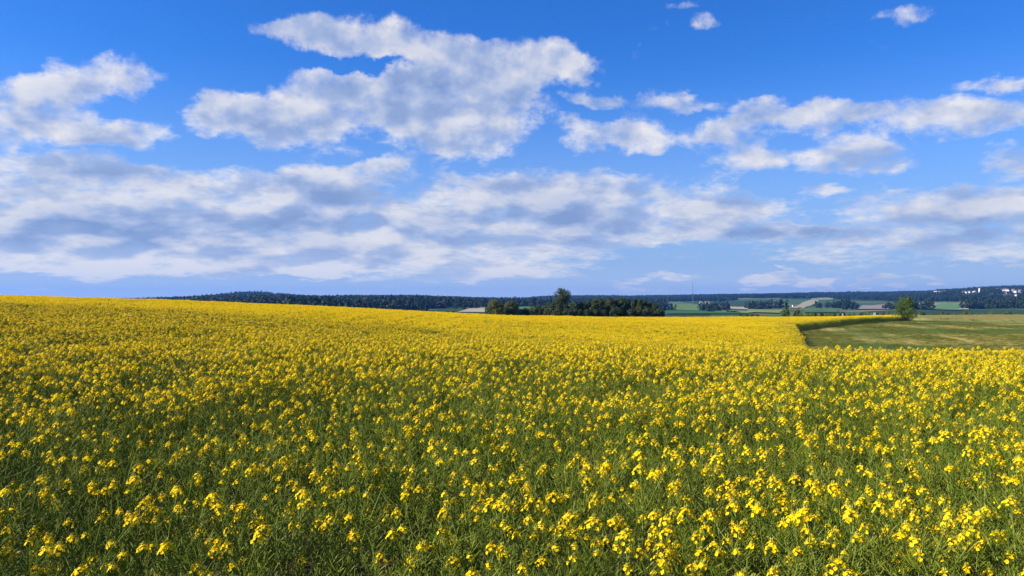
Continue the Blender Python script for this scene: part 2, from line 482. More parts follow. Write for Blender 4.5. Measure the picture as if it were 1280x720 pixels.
def scatter(name, pts, rot, scl, idx, coll, kind_label, cat, dims='XYZ'):
    """one object whose vertices each carry a copy of one member of COLL"""
    me = bpy.data.meshes.new(name+'_points')
    me.vertices.add(len(pts)); me.vertices.foreach_set('co', np.asarray(pts, np.float32).ravel())
    a = me.attributes.new('turn', 'FLOAT_VECTOR', 'POINT'); a.data.foreach_set('vector', np.asarray(rot, np.float32).ravel())
    a = me.attributes.new('size', 'FLOAT_VECTOR', 'POINT'); a.data.foreach_set('vector', np.asarray(scl, np.float32).ravel())
    a = me.attributes.new('which', 'INT', 'POINT'); a.data.foreach_set('value', np.asarray(idx, np.int32))
    o = link(name, me)
    ng = bpy.data.node_groups.new(name+'_spread', 'GeometryNodeTree')
    ng.interface.new_socket('Geometry', in_out='INPUT', socket_type='NodeSocketGeometry')
    ng.interface.new_socket('Geometry', in_out='OUTPUT', socket_type='NodeSocketGeometry')
    gi = ng.nodes.new('NodeGroupInput'); go = ng.nodes.new('NodeGroupOutput')
    iop = ng.nodes.new('GeometryNodeInstanceOnPoints')
    ci = ng.nodes.new('GeometryNodeCollectionInfo'); ci.inputs['Collection'].default_value = coll
    ci.inputs['Separate Children'].default_value = True; ci.inputs['Reset Children'].default_value = True
    def at(nm, ty):
        n = ng.nodes.new('GeometryNodeInputNamedAttribute'); n.data_type = ty; n.inputs['Name'].default_value = nm
        return [s for s in n.outputs if s.enabled and s.name == 'Attribute'][0]
    iop.inputs['Pick Instance'].default_value = True
    ng.links.new(gi.outputs[0], iop.inputs['Points']); ng.links.new(ci.outputs[0], iop.inputs['Instance'])
    ng.links.new(at('which', 'INT'), iop.inputs['Instance Index'])
    ng.links.new(at('turn', 'FLOAT_VECTOR'), iop.inputs['Rotation'])
    ng.links.new(at('size', 'FLOAT_VECTOR'), iop.inputs['Scale'])
    ng.links.new(iop.outputs[0], go.inputs[0])
    md = o.modifiers.new('spread', 'NODES'); md.node_group = ng
    tag(o, kind_label, cat, kind='stuff')
    return o

# positions of single plants: a jittered grid out to 42 m
SP = .245
LOD = 42.0
gx, gy = np.meshgrid(np.arange(-40, 42, SP), np.arange(-2.5, LOD+.5, SP))
px = (gx+rng.uniform(-.5, .5, gx.shape)*SP).ravel(); py = (gy+rng.uniform(-.5, .5, gy.shape)*SP).ravel()
keep = in_field(px, py) & (np.abs(px) < .78*np.maximum(py, 0)+2.6) & (py < LOD)
keep &= ~((np.hypot(px, py) < .5))
px, py = px[keep], py[keep]
# a seam of single plants along the edge of the meadow
ex, ey = np.meshgrid(np.arange(14, 110, SP), np.arange(LOD, 170, SP))
ex = (ex+rng.uniform(-.4, .4, ex.shape)*SP).ravel(); ey = (ey+rng.uniform(-.4, .4, ey.shape)*SP).ravel()
k_ = in_field(ex, ey) & (edge_dist(ex, ey) < 1.8) & (ex < .8*ey)
px = np.concatenate([px, ex[k_]]); py = np.concatenate([py, ey[k_]])
pz = ground(px, py)
patch = fbm(px/2.3, py/3.2, 21, 3)+.22*(fbm(px/11., py/14., 77, 2)-.5)
patch = patch + .55*(fbm(px/.62, py/.75, 91, 2)-.5)
patch = patch + np.clip((px+.1*py)/22., -.02, .02)                  # fewer blossoms to the west
rich = rng.uniform(0, 1, len(px)) < np.clip((patch-.28)/.38*np.clip(.34+(py-4.0)/9, .34, 1.25)+np.clip((py-9)/30, 0, .4), .06, .97)
idx = np.where(rich, rng.integers(0, NV_RICH, len(px)), NV_RICH+rng.integers(0, NV_POOR, len(px)))
hs = rng.normal(1.0, .055, len(px))*(.93+.14*patch)
rz = rng.uniform(0, 6.283, len(px)); tx = rng.normal(0, .07, len(px)); ty = rng.normal(0, .07, len(px))
# the nearest ones in view stand as plants of their own
u_ = px/np.maximum(py, .01)
cand = np.where((py > 2.35) & (np.abs(u_) < .70))[0]
near = cand[np.argsort(py[cand]+.0*np.abs(px[cand]))[:300]]
is_near = np.zeros(len(px), bool); is_near[near] = True
GRP = 'rapeseed plants at the near edge of the field'
def near_plant(i, proto):
    st, pd, lf, hd = proto
    o = empty('rapeseed_plant', (px[i], py[i], pz[i]))
    o.rotation_euler = (tx[i], ty[i], rz[i]); o.scale = (hs[i],)*3
    tag(o, PL[0] if len(hd) >= 3 else PL[1], 'plant', GRP)
    link('stem', st, o); tag(link('seed_pods', pd, o), kind='stuff'); tag(link('leaves', lf, o), kind='stuff')
    for me, p in hd: link('flower_head', me, o, p)
    return o
PL = ['tall rapeseed plant with several yellow flower heads standing nearest the viewer',
      'green rapeseed plant mostly in pod with few flowers, standing nearest the viewer']
for i in near: near_plant(int(i), near_protos[idx[i]])
far = ~is_near
n_ = int(far.sum())
pts = [np.stack([px[far], py[far], pz[far]], -1)]
scatter('rapeseed_crop', pts[0], np.stack([tx[far], ty[far], rz[far]], -1), np.repeat(hs[far][:, None], 3, 1), idx[far], c_plants,
        'dense rapeseed crop in yellow bloom covering the near slope', 'crop')

gx, gy = np.meshgrid(np.arange(-150, 150, TILE), np.arange(LOD, 186, TILE))
qx = (gx+rng.uniform(-.12, .12, gx.shape)*TILE).ravel(); qy = (gy+rng.uniform(-.12, .12, gy.shape)*TILE+TILE/2).ravel()
k = in_field(qx, qy) & (np.abs(qx) < .80*qy+3) & (edge_dist(qx, qy) > 1.05)
qx, qy = qx[k], qy[k]
pat = fbm(qx/9., qy/16., 31, 4)
ii = np.clip(((.76-pat)*11+rng.normal(0, .8, len(qx))), 0, 5).astype(int)
sc = rng.normal(1.0, .03, len(qx))
scatter('far_rapeseed_crop', np.stack([qx, qy, ground(qx, qy)], -1),
        np.stack([0*qx, 0*qx, rng.integers(0, 4, len(qx))*math.pi/2], -1), np.stack([sc*0+1.04, sc*0+1.04, sc*(.95+.1*pat)], -1), ii, c_tiles,
        'golden rapeseed crop on the farther rise up to the skyline', 'crop')

# ------------------------------------------------------------------ sheets draped over the ground
def drape(name, poly, m, lift=.012, res=40, skirt=0.0, smooth=True):
    poly = np.asarray(poly, float)
    x0, y0 = poly.min(0); x1, y1 = poly.max(0)
    import bmesh
    bm = bmesh.new()
    vs = [bm.verts.new((p[0], p[1], 0)) for p in poly]
    bm.faces.new(vs)
    for k in range(1, res):
        for co, no in (((x0+(x1-x0)*k/res, 0, 0), (1, 0, 0)), ((0, y0+(y1-y0)*k/res, 0), (0, 1, 0))):
            bmesh.ops.bisect_plane(bm, geom=bm.verts[:]+bm.edges[:]+bm.faces[:], plane_co=co, plane_no=no)
    bm.verts.ensure_lookup_table()
    co = np.array([v.co[:2] for v in bm.verts]); z = ground(co[:, 0], co[:, 1])+lift
    for v, zz in zip(bm.verts, z): v.co.z = zz
    if skirt:
        ed = [e for e in bm.edges if e.is_boundary]
        ret = bmesh.ops.extrude_edge_only(bm, edges=ed)
        for g in ret['geom']:
            if isinstance(g, bmesh.types.BMVert): g.co.z -= skirt
    bmesh.ops.recalc_face_normals(bm, faces=bm.faces[:])
    me = bpy.data.meshes.new(name); bm.to_mesh(me); bm.free()
    if smooth: me.polygons.foreach_set('use_smooth', np.ones(len(me.polygons), bool))
    me.materials.append(m)
    return link(name, me)

def grass_mat(name, cols, ang, scale=(.5, .06), patch=.05):
    """mown grass: tan swaths along one direction, greener patches"""
    m, nt = mat(name)
    geo = N(nt, 'ShaderNodeNewGeometry')
    mp = N(nt, 'ShaderNodeMapping', vector_type='TEXTURE'); mp.inputs['Rotation'].default_value = (0, 0, ang)
    mp.inputs['Scale'].default_value = (1/scale[0], 1/scale[1], 1/.3); L(nt, geo.outputs['Position'], mp.inputs['Vector'])
    n1 = N(nt, 'ShaderNodeTexNoise'); n1.inputs['Scale'].default_value = 1; n1.inputs['Detail'].default_value = 7; n1.inputs['Roughness'].default_value = .65
    L(nt, mp.outputs[0], n1.inputs['Vector'])
    n2 = N(nt, 'ShaderNodeTexNoise'); n2.inputs['Scale'].default_value = patch; n2.inputs['Detail'].default_value = 5
    L(nt, geo.outputs['Position'], n2.inputs['Vector'])
    n3 = N(nt, 'ShaderNodeTexNoise'); n3.inputs['Scale'].default_value = 4; n3.inputs['Detail'].default_value = 5
    L(nt, geo.outputs['Position'], n3.inputs['Vector'])
    r1 = N(nt, 'ShaderNodeMapRange'); r1.inputs[1].default_value = .33; r1.inputs[2].default_value = .66; L(nt, n1.outputs['Fac'], r1.inputs[0])
    r2 = N(nt, 'ShaderNodeMapRange'); r2.inputs[1].default_value = .46; r2.inputs[2].default_value = .57; sx = N(nt, 'ShaderNodeSeparateXYZ'); L(nt, geo.outputs['Position'], sx.inputs[0])
    gr = N(nt, 'ShaderNodeMapRange'); gr.inputs[1].default_value = 25; gr.inputs[2].default_value = 85; gr.inputs[3].default_value = -.06; gr.inputs[4].default_value = .07; L(nt, sx.outputs[0], gr.inputs[0])
    ad = N(nt, 'ShaderNodeMath', operation='ADD'); L(nt, n2.outputs['Fac'], ad.inputs[0]); L(nt, gr.outputs[0], ad.inputs[1]); L(nt, ad.outputs[0], r2.inputs[0])
    c1 = N(nt, 'ShaderNodeMix', data_type='RGBA'); c1.inputs[6].default_value = rgb(cols[0]); c1.inputs[7].default_value = rgb(cols[1]); L(nt, r1.outputs[0], c1.inputs[0])
    c2 = N(nt, 'ShaderNodeMix', data_type='RGBA'); L(nt, c1.outputs[2], c2.inputs[6]); c2.inputs[7].default_value = rgb(cols[2]); 
    mm = N(nt, 'ShaderNodeMath', operation='MULTIPLY'); L(nt, r2.outputs[0], mm.inputs[0]); mm.inputs[1].default_value = .92; L(nt, mm.outputs[0], c2.inputs[0])
    c3 = N(nt, 'ShaderNodeMix', data_type='RGBA', blend_type='OVERLAY'); c3.inputs[0].default_value = .35; L(nt, c2.outputs[2], c3.inputs[6]); L(nt, n3.outputs['Fac'], c3.inputs[7])
    bs = N(nt, 'ShaderNodeBsdfPrincipled'); bs.inputs['Roughness'].default_value = .9; bs.inputs['Specular IOR Level'].default_value = .1
    L(nt, c3.outputs[2], bs.inputs['Base Color'])
    bp = N(nt, 'ShaderNodeBump'); bp.inputs['Strength'].default_value = .4; bp.inputs['Distance'].default_value = .05
    L(nt, n3.outputs['Fac'], bp.inputs['Height']); L(nt, bp.outputs[0], bs.inputs['Normal'])
    out = N(nt, 'ShaderNodeOutputMaterial'); L(nt, bs.outputs[0], out.inputs['Surface'])
    return m

EDGE_ANG = math.atan2(59, 20)-math.pi/2
M_MEADOW = grass_mat('mown_meadow', ((.17, .16, .026), (.36, .27, .065), (.05, .10, .010)), EDGE_ANG, (1.1, .05), .045)
o = drape('meadow', MEADOW, M_MEADOW, .012, 46)
tag(o, 'mown grass meadow with tan swaths beside the rapeseed', 'meadow', kind='structure')

M_BLADE = leafy('meadow_blades', (.05, .105, .010), (.25, .225, .05), .3, (1.2, 1.1, .6), .6, .10, .3)
c_tuft = src_collection('grass_tuft_kinds')
for i in range(5):
    r = np.random.default_rng(500+i); b = MB()
    for k in range(46):
        x, y = r.normal(0, .16, 2); az = r.uniform(0, 6.28); hgt = r.uniform(.04, .13)
        o_ = np.array([math.cos(az), math.sin(az), 0]); sd = np.array([-o_[1], o_[0], 0])*r.uniform(.003, .006)
        p = np.array([x, y, 0]); e = p+o_*hgt*r.uniform(.2, 1.2)+[0, 0, hgt]
        b.add([p-sd, p+sd, (p+e)/2+sd*.8+[0, 0, hgt*.15], e, (p+e)/2-sd*.8+[0, 0, hgt*.15]], [[0, 1, 2, 3, 4]], 0)
    to_src(c_tuft, 'tuft_%02d' % i, b.mesh('grass_tuft', [M_BLADE]))
nx = rng.uniform(14, 135, 60000); ny = rng.uniform(39, 160, 60000)
k = inside(MEADOW, nx, ny) & (nx < .74*ny)
g = fbm((nx*math.cos(-EDGE_ANG)-ny*math.sin(-EDGE_ANG))/2.2, (nx*math.sin(-EDGE_ANG)+ny*math.cos(-EDGE_ANG))/24., 41, 3)
k &= rng.uniform(0, 1, len(nx)) < np.clip((g-.30)*2.4, .05, 1)
nx, ny, g = nx[k], ny[k], g[k]
s = rng.uniform(.5, 1.1, len(nx))*(.5+.7*g)
scatter('meadow_grass', np.stack([nx, ny, ground(nx, ny)+.01], -1), np.stack([0*nx, 0*nx, rng.uniform(0, 6.28, len(nx))], -1),
        np.stack([s*1.3, s*1.3, s], -1), rng.integers(0, 5, len(nx)), c_tuft, 'short tufts of grass left standing on the mown meadow', 'grass')

# pale cereal beyond the meadow
CEREAL = [(82, 162.5), (107, 153.2), (150, 148.2), (222, 142.2), (240, 215), (190, 232), (112, 226)]
M_CEREAL = grass_mat('ripening_cereal', ((.20, .195, .065), (.29, .25, .10), (.15, .17, .05)), .9, (.3, .02), .03)
o = drape('cereal_field', CEREAL, M_CEREAL, .62, 24, skirt=.60)
tag(o, 'pale ripening cereal field behind the meadow', 'field', kind='structure')
M_EAR = leafy('cereal_ears', (.24, .22, .075), (.32, .27, .10), .3, (1.1, 1.0, .6), .7, .4, .5)
c_ear = src_collection('cereal_kinds')
for i in range(3):
    r = np.random.default_rng(700+i); b = MB()
    for k_ in range(60):
        x, y = r.uniform(-.5, .5, 2); az = r.uniform(0, 6.28); o_ = np.array([math.cos(az), math.sin(az), 0]); sd = np.array([-o_[1], o_[0], 0])*.012
        p = np.array([x, y, 0]); e = p+o_*r.uniform(0, .08)+[0, 0, r.uniform(.10, .2)]
        b.add([p-sd, p+sd, e+sd*.6, e-sd*.6], [[0, 1, 2, 3]], 0)
    to_src(c_ear, 'ears_%02d' % i, b.mesh('cereal_ears', [M_EAR]))
cx_ = rng.uniform(80, 190, 14000); cy_ = rng.uniform(140, 230, 14000)
k = inside(np.array(CEREAL), cx_, cy_) & (cx_ < .76*cy_)
cx_, cy_ = cx_[k], cy_[k]
scatter('cereal_ears', np.stack([cx_, cy_, ground(cx_, cy_)+.60], -1), np.stack([0*cx_, 0*cx_, rng.uniform(0, 6.28, len(cx_))], -1),
        np.ones((len(cx_), 3)), rng.integers(0, 3, len(cx_)), c_ear, 'ripening ears standing thick over the cereal field', 'cereal')

# ------------------------------------------------------------------ trees
M_BARK = plain('bark', (.075, .055, .038), .9, (.12, .09, .065), 9, .1, .6)
def foliage(name, c1, c2, t=.3): return leafy(name, c1, c2, t, (1.25, 1.2, .45), .6, .9, .25, .2)
M_F_OLIVE = foliage('olive_leaves', (.065, .085, .018), (.115, .115, .03))
M_F_DARK = foliage('dark_leaves', (.028, .046, .018), (.055, .075, .022), .18)
M_F_MID = foliage('mid_leaves', (.034, .052, .014), (.068, .085, .021), .22)
M_F_GREEN = foliage('green_leaves', (.065, .115, .018), (.12, .17, .03))
M_F_PINE = foliage('pine_needles', (.03, .055, .022), (.06, .085, .03), .15)
M_F_FAR = foliage('far_leaves', (.014, .032, .014), (.034, .055, .018), .12)

def make_tree(seed, h, w, trunk_h, nleaf, leaf, lobes=14, spire=0.0, bottom=.12, limb=6):
    """trunk mesh builder and crown mesh arrays for a tree of height h and crown width w"""
    r = np.random.default_rng(seed)
    tb = MB()
    bend = r.normal(0, .03*h, 2)
    def tr(t): return np.array([bend[0]*t*t, bend[1]*t*t, h*.86*t])
    tb.tube([tr(t) for t in np.linspace(0, 1, 7)], list(np.linspace(.028*h+.03, .006*h, 7)), 7)
    cs = []
    for k in range(lobes):
        f = (k+.5)/lobes
        z = trunk_h+(h-trunk_h)*(f**.9)*.92
        prof = (1-f**(1.0 if spire else 2.6))**(.6 if not spire else 1.0)
        low = min(1, .45+(z-trunk_h)/(h*.22+.01)) if bottom > 0 else 1
        rr = w*.5*prof*low*r.uniform(.35, .95)
        az = k*2.39996+r.uniform(-.5, .5)
        c = np.array([math.cos(az)*rr*.75, math.sin(az)*rr*.75, z])+np.array([*tr(z/h)[:2], 0])
        cs.append((c, max(w*.13, w*.24*r.uniform(.7, 1.25)*(1-.45*f*(1 if spire else .6)))))
        if k < limb*2 and k % 2 == 0:
            p0 = tr(min(.9, max(.1, (z-h*.12)/(h*.86))))
            tb.tube([p0, (p0+c)/2+[0, 0, -.02*h], c], [.009*h, .006*h, .002*h], 4)
    wts = np.array([q[1]**2 for q in cs]); wts /= wts.sum()
    ch = r.choice(len(cs), nleaf, p=wts)
    C = np.array([q[0] for q in cs])[ch]; RR = np.array([q[1] for q in cs])[ch]
    d = r.normal(0, 1, (nleaf, 3)); d /= np.linalg.norm(d, axis=1)[:, None]
    rad = RR*(r.uniform(.25, 1.12, nleaf)**.55)
    P = C+d*rad[:, None]*np.array([1, 1, .82])
    P[:, 2] = np.maximum(P[:, 2], .04*h)
    nrm = d+r.normal(0, .55, (nleaf, 3))+[0, 0, .25]; nrm /= np.linalg.norm(nrm, axis=1)[:, None]
    a = np.cross(nrm, r.normal(0, 1, (nleaf, 3))); a /= np.linalg.norm(a, axis=1)[:, None]
    b = np.cross(nrm, a)
    ls = leaf*r.uniform(.6, 1.3, nleaf)[:, None]
    V = np.stack([P-a*ls, P+b*ls*.55, P+a*ls, P-b*ls*.55], 1).reshape(-1, 3)
    return tb, V, np.arange(nleaf*4).reshape(-1, 4)

def tree_meshes(name, mfol, **kw):
    tb, V, Fq = make_tree(**kw)
    return tb.mesh(name+'_trunk', [M_BARK], True), new_mesh(name+'_crown', V, Fq, [mfol])

def plant_tree(name, meshes, x, y, label, cat, group=None, rz=0, s=1.0, sink=0.03, zscale=1.0, crown='crown'):
    t = empty(name, (x, y, float(ground(x, y))-sink))
    t.rotation_euler = (0, 0, rz); t.scale = (s, s, s*zscale)
    tag(t, label, cat, group)
    link('trunk', meshes[0], t); link(crown, meshes[1], t)
    return t

# the grove behind the field
bush_a = tree_meshes('bush', M_F_OLIVE, seed=1, h=5.2, w=5.4, trunk_h=.5, nleaf=5200, leaf=.16, lobes=18)
bush_b = tree_meshes('bush', M_F_OLIVE, seed=2, h=5.2, w=5.0, trunk_h=.5, nleaf=5200, leaf=.16, lobes=16)
low_a = tree_meshes('thicket', M_F_DARK, seed=3, h=3.6, w=4.2, trunk_h=.2, nleaf=3400, leaf=.15, lobes=14)
low_b = tree_meshes('thicket', M_F_OLIVE, seed=4, h=3.6, w=3.8, trunk_h=.2, nleaf=3400, leaf=.15, lobes=14)
dense = [tree_meshes('grove_tree', [M_F_DARK, M_F_MID, M_F_PINE, M_F_MID][i], seed=20+i, h=6.4, w=4.2, trunk_h=.5, nleaf=5200, leaf=.16, lobes=20, spire=1 if i % 2 else 0) for i in range(4)]
pine = tree_meshes('tall_pine', M_F_MID, seed=9, h=9.0, w=5.0, trunk_h=4.9, nleaf=3000, leaf=.15, lobes=10)
GD = 190.0
def gx_(p, d): return px_to_x(p, d)
def top_scale(base_h, x, y, row):
    """scale that brings a tree of base_h up to the sight line of that row"""
    return (CAMZ+(HOR-row)/F*y-float(ground(x, y)))/base_h
def grove(name, ms, base_h, p, d, row, label, cat, group=None, rz=0.0, ws=1.0):
    x = gx_(p, d); s = top_scale(base_h, x, d, row)
    t = plant_tree(name, ms, x, d, label, cat, group, rz)
    t.scale = (ws, ws, s)
    return t
grove('round_bush', bush_a, 5.2, 619, 186, 374.5, 'olive round bush at the west end of the grove, tallest of the pair', 'bush', 'rounded bushes west of the grove', .4)
grove('round_bush', bush_b, 5.2, 638, 189, 375.5, 'darker olive round bush leaning against the westernmost bush', 'bush', 'rounded bushes west of the grove', 2.4)
lowlab = 'low shrubby tree filling the gap between round bushes and tall pine'
for j, (p, row, ms) in enumerate(((655, 386, low_a), (664, 384.5, low_b), (673, 383, low_a), (682, 382.5, low_b), (691, 380, low_a))):
    grove('low_shrub', ms, 3.6, p, 190+(j % 2)*5, row, lowlab, 'shrub', 'low shrubs before the pine', j*1.3, 1.05)
grove('tall_pine', pine, 9.0, 703, 192, 360.5, 'tall pine with open rounded crown rising above the grove', 'tree', None, 1.0, 1.05)
dl = 'dark dense tree in the close stand behind the yellow field'
dr = np.random.default_rng(44)
for j, (p, row) in enumerate(((700, 379), (709, 380), (718, 376), (726, 376.5), (734, 374.5), (742, 373), (750, 371.5), (757, 372.5), (764, 371), (771, 372), (778, 371.2), (785, 372.5), (792, 373.2), (799, 373), (806, 374.5), (813, 376.5), (820, 379), (826, 384.5))):
    grove('dark_grove_tree', dense[j % 4], 6.4, p, 190+dr.uniform(-3, 5), row, dl, 'tree', 'dark trees of the grove', dr.uniform(0, 6), dr.uniform(.85, 1.1))
for j in range(9):
    p = 716+j*12.5+dr.uniform(-3, 3)
    grove('dark_grove_tree', dense[(j+1) % 4], 6.4, p, 200+dr.uniform(-2, 6), 376+abs(j-4)*.8, 'dark tree in the second row of the grove, half hidden', 'tree', 'second row of the grove', dr.uniform(0, 6), 1.0)
for j in range(12):
    p = 700+j*11+dr.uniform(-3, 3)
    grove('grove_undergrowth', low_a, 3.6, p, 186.5+dr.uniform(-1, 1), 386+dr.uniform(-1, 1.5), 'dark shrub at the foot of the grove trees', 'shrub', 'shrubs along the foot of the grove', dr.uniform(0, 6), .95)

# the lone tree at the corner of the meadow
lone = tree_meshes('lone_tree', M_F_GREEN, seed=61, h=5.0, w=4.9, trunk_h=.9, nleaf=5600, leaf=.12, lobes=23)
lx, ly = px_to_x(1132, 158), 158.0
s = top_scale(5.0, lx, ly, 371)
t = plant_tree('lone_tree', lone, lx, ly, 'single round green tree standing alone at the far edge of the meadow', 'tree', None, .7)
t.scale = (s*.98, s*.98, s)

# distant hedgerow trees and bushes
hedge = [tree_meshes('hedge_tree', [M_F_DARK, M_F_GREEN, M_F_OLIVE][i], seed=80+i, h=8, w=8, trunk_h=.6, nleaf=1500, leaf=.42, lobes=14) for i in range(3)]
def hedge_at(p, row_base, d, row_top, k, label, group, ws=None, name='hedgerow_tree'):
    x = px_to_x(p, d); s = top_scale(8, x, d, row_top)
    t = plant_tree(name, hedge[k], x, d, label, 'tree', group, p*.7)
    w = ws if ws else s
    t.scale = (w, w, max(.2, s))
    return t
hedge_at(983, 394, 330, 384.2, 1, 'small green tree on the skyline of the rapeseed, taller of two', None, .62)
hedge_at(996, 394, 330, 387.5, 2, 'small yellowish bush on the rapeseed skyline, shorter of two', None, .52)
dh = np.random.default_rng(8)
lab_h = 'dark bush in the hedge line just behind the yellow field'
for p in list(range(1002, 1118, 6)):
    hedge_at(p+dh.uniform(-2, 2), 394, 300+dh.uniform(-15, 15), 391.3+dh.uniform(-1.2, 1), int(dh.integers(0, 2)), lab_h, 'hedge behind the rapeseed', .42)
lab_r = 'dark green tree in the hedgerow below the hill town'
for p in range(1150, 1300, 6):
    hedge_at(p+dh.uniform(-3, 3), 394, 380+dh.uniform(-30, 60), 391.5+dh.uniform(-2.5, 1.5), int(dh.integers(0, 3)), lab_r, 'hedgerow below the town', .6)
for j, (p, row) in enumerate(((926, 393), (933, 392.6), (940, 393), (947, 393.2), (560, 389.4), (566, 389.2))):
    hedge_at(p, 395, 290, row, 0, 'tiny dark bush peeping over the crest of the yellow field', 'bushes over the field crest', .42, 'small_bush')

# ------------------------------------------------------------------ far valley: parcels, woods, houses
def parcel(name, pts, c, c2, label):
    poly = [hit(*p, dmin=260) for p in pts]
    o = drape(name, poly, plain(name+'_soil', c, .95, c2, .05, .1), 1.0, 14)
    tag(o, label, 'field', kind='structure')
G1, G2 = (.085, .155, .03), (.12, .18, .045)
D1, D2 = (.035, .09, .02), (.045, .105, .026)
T1, T2 = (.30, .25, .16), (.36, .31, .2)
PARCELS = []
def par(*a): PARCELS.append(a[1]); parcel(*a)
par('green_parcel', [(824, 387), (880, 388.3), (884, 383), (862, 380.2), (826, 381)], G1, G2, 'light green parcel just right of the dark grove')
par('meadow_parcel', [(832, 393.2), (950, 393.3), (905, 390.5), (880, 388.6), (832, 388)], D1, D2, 'deep green parcel behind the yellow skyline')
par('pale_parcel', [(884, 388), (930, 392.5), (945, 391), (893, 386.2)], (.26, .29, .13), G2, 'narrow pale green strip crossing the valley parcels')
par('stubble_parcel', [(880, 386), (935, 387.5), (932, 384), (890, 381.5)], T1, T2, 'pale stubble parcel in the middle of the valley')
par('tan_parcel', [(872, 380.5), (892, 381), (886, 377), (874, 377)], (.22, .21, .11), T1, 'tan parcel below the central wood')
par('spring_parcel', [(930, 391), (975, 392.5), (978, 388), (935, 387)], (.14, .2, .05), (.2, .22, .07), 'yellow green parcel behind the crest by two small trees')
par('hillside_parcel', [(984, 386), (996, 386), (1024, 376), (1018, 374.5), (1004, 378)], T1, (.28, .28, .15), 'slanting tan parcel on the hillside')
par('hilltop_parcel', [(1013, 375.5), (1040, 375), (1044, 372.2), (1016, 372.2)], (.24, .27, .14), G2, 'pale parcel near the top of the hill')
par('valley_parcel', [(1004, 391.5), (1052, 391.5), (1046, 387), (1006, 386.6)], D1, (.08, .16, .05), 'green parcel behind the hedge')
par('fallow_parcel', [(1070, 387), (1112, 387.5), (1110, 382.5), (1078, 382)], (.2, .17, .15), (.26, .22, .18), 'greyish fallow parcel left of the lone tree')
par('clover_parcel', [(1152, 387), (1200, 388.5), (1210, 381), (1180, 378.2), (1150, 383.5)], (.075, .16, .05), (.12, .19, .06), 'green parcel right of the lone tree')
par('sandy_parcel', [(1198, 387.5), (1211, 387.5), (1210, 384.5), (1200, 384.5)], T1, T2, 'small sandy parcel under the hill town')
par('mown_parcel', [(572, 391), (606, 391.5), (606, 385.2), (588, 385.6)], (.27, .24, .16), T2, 'pale mown parcel beside the round bushes')
par('grove_parcel', [(648, 388), (672, 388), (672, 383.5), (648, 383.5)], (.08, .18, .05), G1, 'small green parcel seen behind the low shrubs')

# woods on the hills: clumps of crowns
c_wood = src_collection('wood_clump_kinds')
for i in range(6):
    r = np.random.default_rng(900+i); vs = []; nq = 0
    for k_ in range(9):
        x, y = r.uniform(-14, 14, 2); h = r.uniform(9, 15); w = r.uniform(6, 9)
        _, V, _f = make_tree(seed=950+i*20+k_, h=h, w=w, trunk_h=1.0, nleaf=110, leaf=1.3, lobes=8, spire=1 if r.uniform() < .35 else 0)
        vs.append(V+[x, y, -1.0])
    V = np.concatenate(vs)
    to_src(c_wood, 'clump_%02d' % i, new_mesh('wood_clump', V, np.arange(len(V)).reshape(-1, 4), [M_F_FAR]))
# hill town
M_WALL = plain('white_render', (.82, .81, .78), .8, (.74, .73, .70), .3)
M_ROOF = plain('brown_tiles', (.10, .062, .05), .8, (.075, .05, .042), .4)
M_GLASS = plain('window_glass', (.04, .05, .06), .15)
def house_meshes(w, d, h, rh):
    b = MB(); b.box((0, 0, h/2), (w, d, h))
    for sx in (-1, 1):
        b.add([(sx*w/2, -d/2, h), (sx*w/2, d/2, h), (sx*w/2, 0, h+rh)], [[0, 1, 2]] if sx > 0 else [[0, 2, 1]])
    rf = MB(); o_ = .5
    k = rh/(d/2)
    for sy in (-1, 1):
        y1 = sy*(d/2+o_); z1 = h-k*o_
        rf.add([(-w/2-o_, y1, z1), (w/2+o_, y1, z1), (w/2+o_, 0, h+rh), (-w/2-o_, 0, h+rh),
                (-w/2-o_, y1, z1+.3), (w/2+o_, y1, z1+.3), (w/2+o_, 0, h+rh+.3), (-w/2-o_, 0, h+rh+.3)],
               [[0, 1, 2, 3], [4, 5, 6, 7], [0, 1, 5, 4], [0, 3, 7, 4], [1, 2, 6, 5]])
    wn = MB()
    for z in ([1.6, 4.3] if h > 4.5 else [1.6]):
        n = max(2, int(w/3.2))
        for i in range(n):
            wn.box((-w/2+(i+.5)*w/n, -d/2-.02, z), (1.2, .1, 1.3))
    return b.mesh('house_wall', [M_WALL]), rf.mesh('house_roof', [M_ROOF]), wn.mesh('house_windows', [M_GLASS])
HM = [house_meshes(11, 9, 6, 3.4), house_meshes(14, 9, 6.5, 3.2), house_meshes(20, 11, 5.5, 3.5)]
CLEAR = []
def house(p, row, k, label, rz=0.0, s=1.0, group='white houses of the hill town', dmin=1900):
    x, d = hit(p, row, dmin)
    t = empty('house', (x, d, float(ground(x, d))+1.5)); t.rotation_euler = (0, 0, rz-.85); t.scale = (s*1.05,)*3
    CLEAR.append((p, d))
    tag(t, label, 'house', group)
    for nm, me in zip(('wall', 'roof', 'windows'), HM[k]): link(nm, me, t)
    return t
lab_t = 'small white house among trees on the distant hill town slope'
for p, row, k in ((1201, 367, 0), (1206, 367.5, 1), (1212, 367, 0), (1219, 366.8, 1), (1222, 366.2, 0), (1241, 371.5, 2), (1245, 372, 0), (1256, 364, 1), (1260, 364.5, 0), (1263, 364.8, 1), (1266, 364.6, 1), (1270, 366.5, 0), (1275, 366, 1), (1277, 368, 0), (1258, 369, 0), (1257, 373, 1), (1261, 372.5, 0), (1279, 365, 1), (1252, 364.5, 0), (1248, 363.8, 0), (1268, 371, 0)):
    house(p, row, k, lab_t, dh.uniform(-.6, .6), .85)
for p, row in ((1148, 366.2), (1152, 366.4), (1156, 366.3)):
    house(p, row, 2, 'long bright white building in the row above the lone tree', .1, .9, 'bright row above the lone tree')
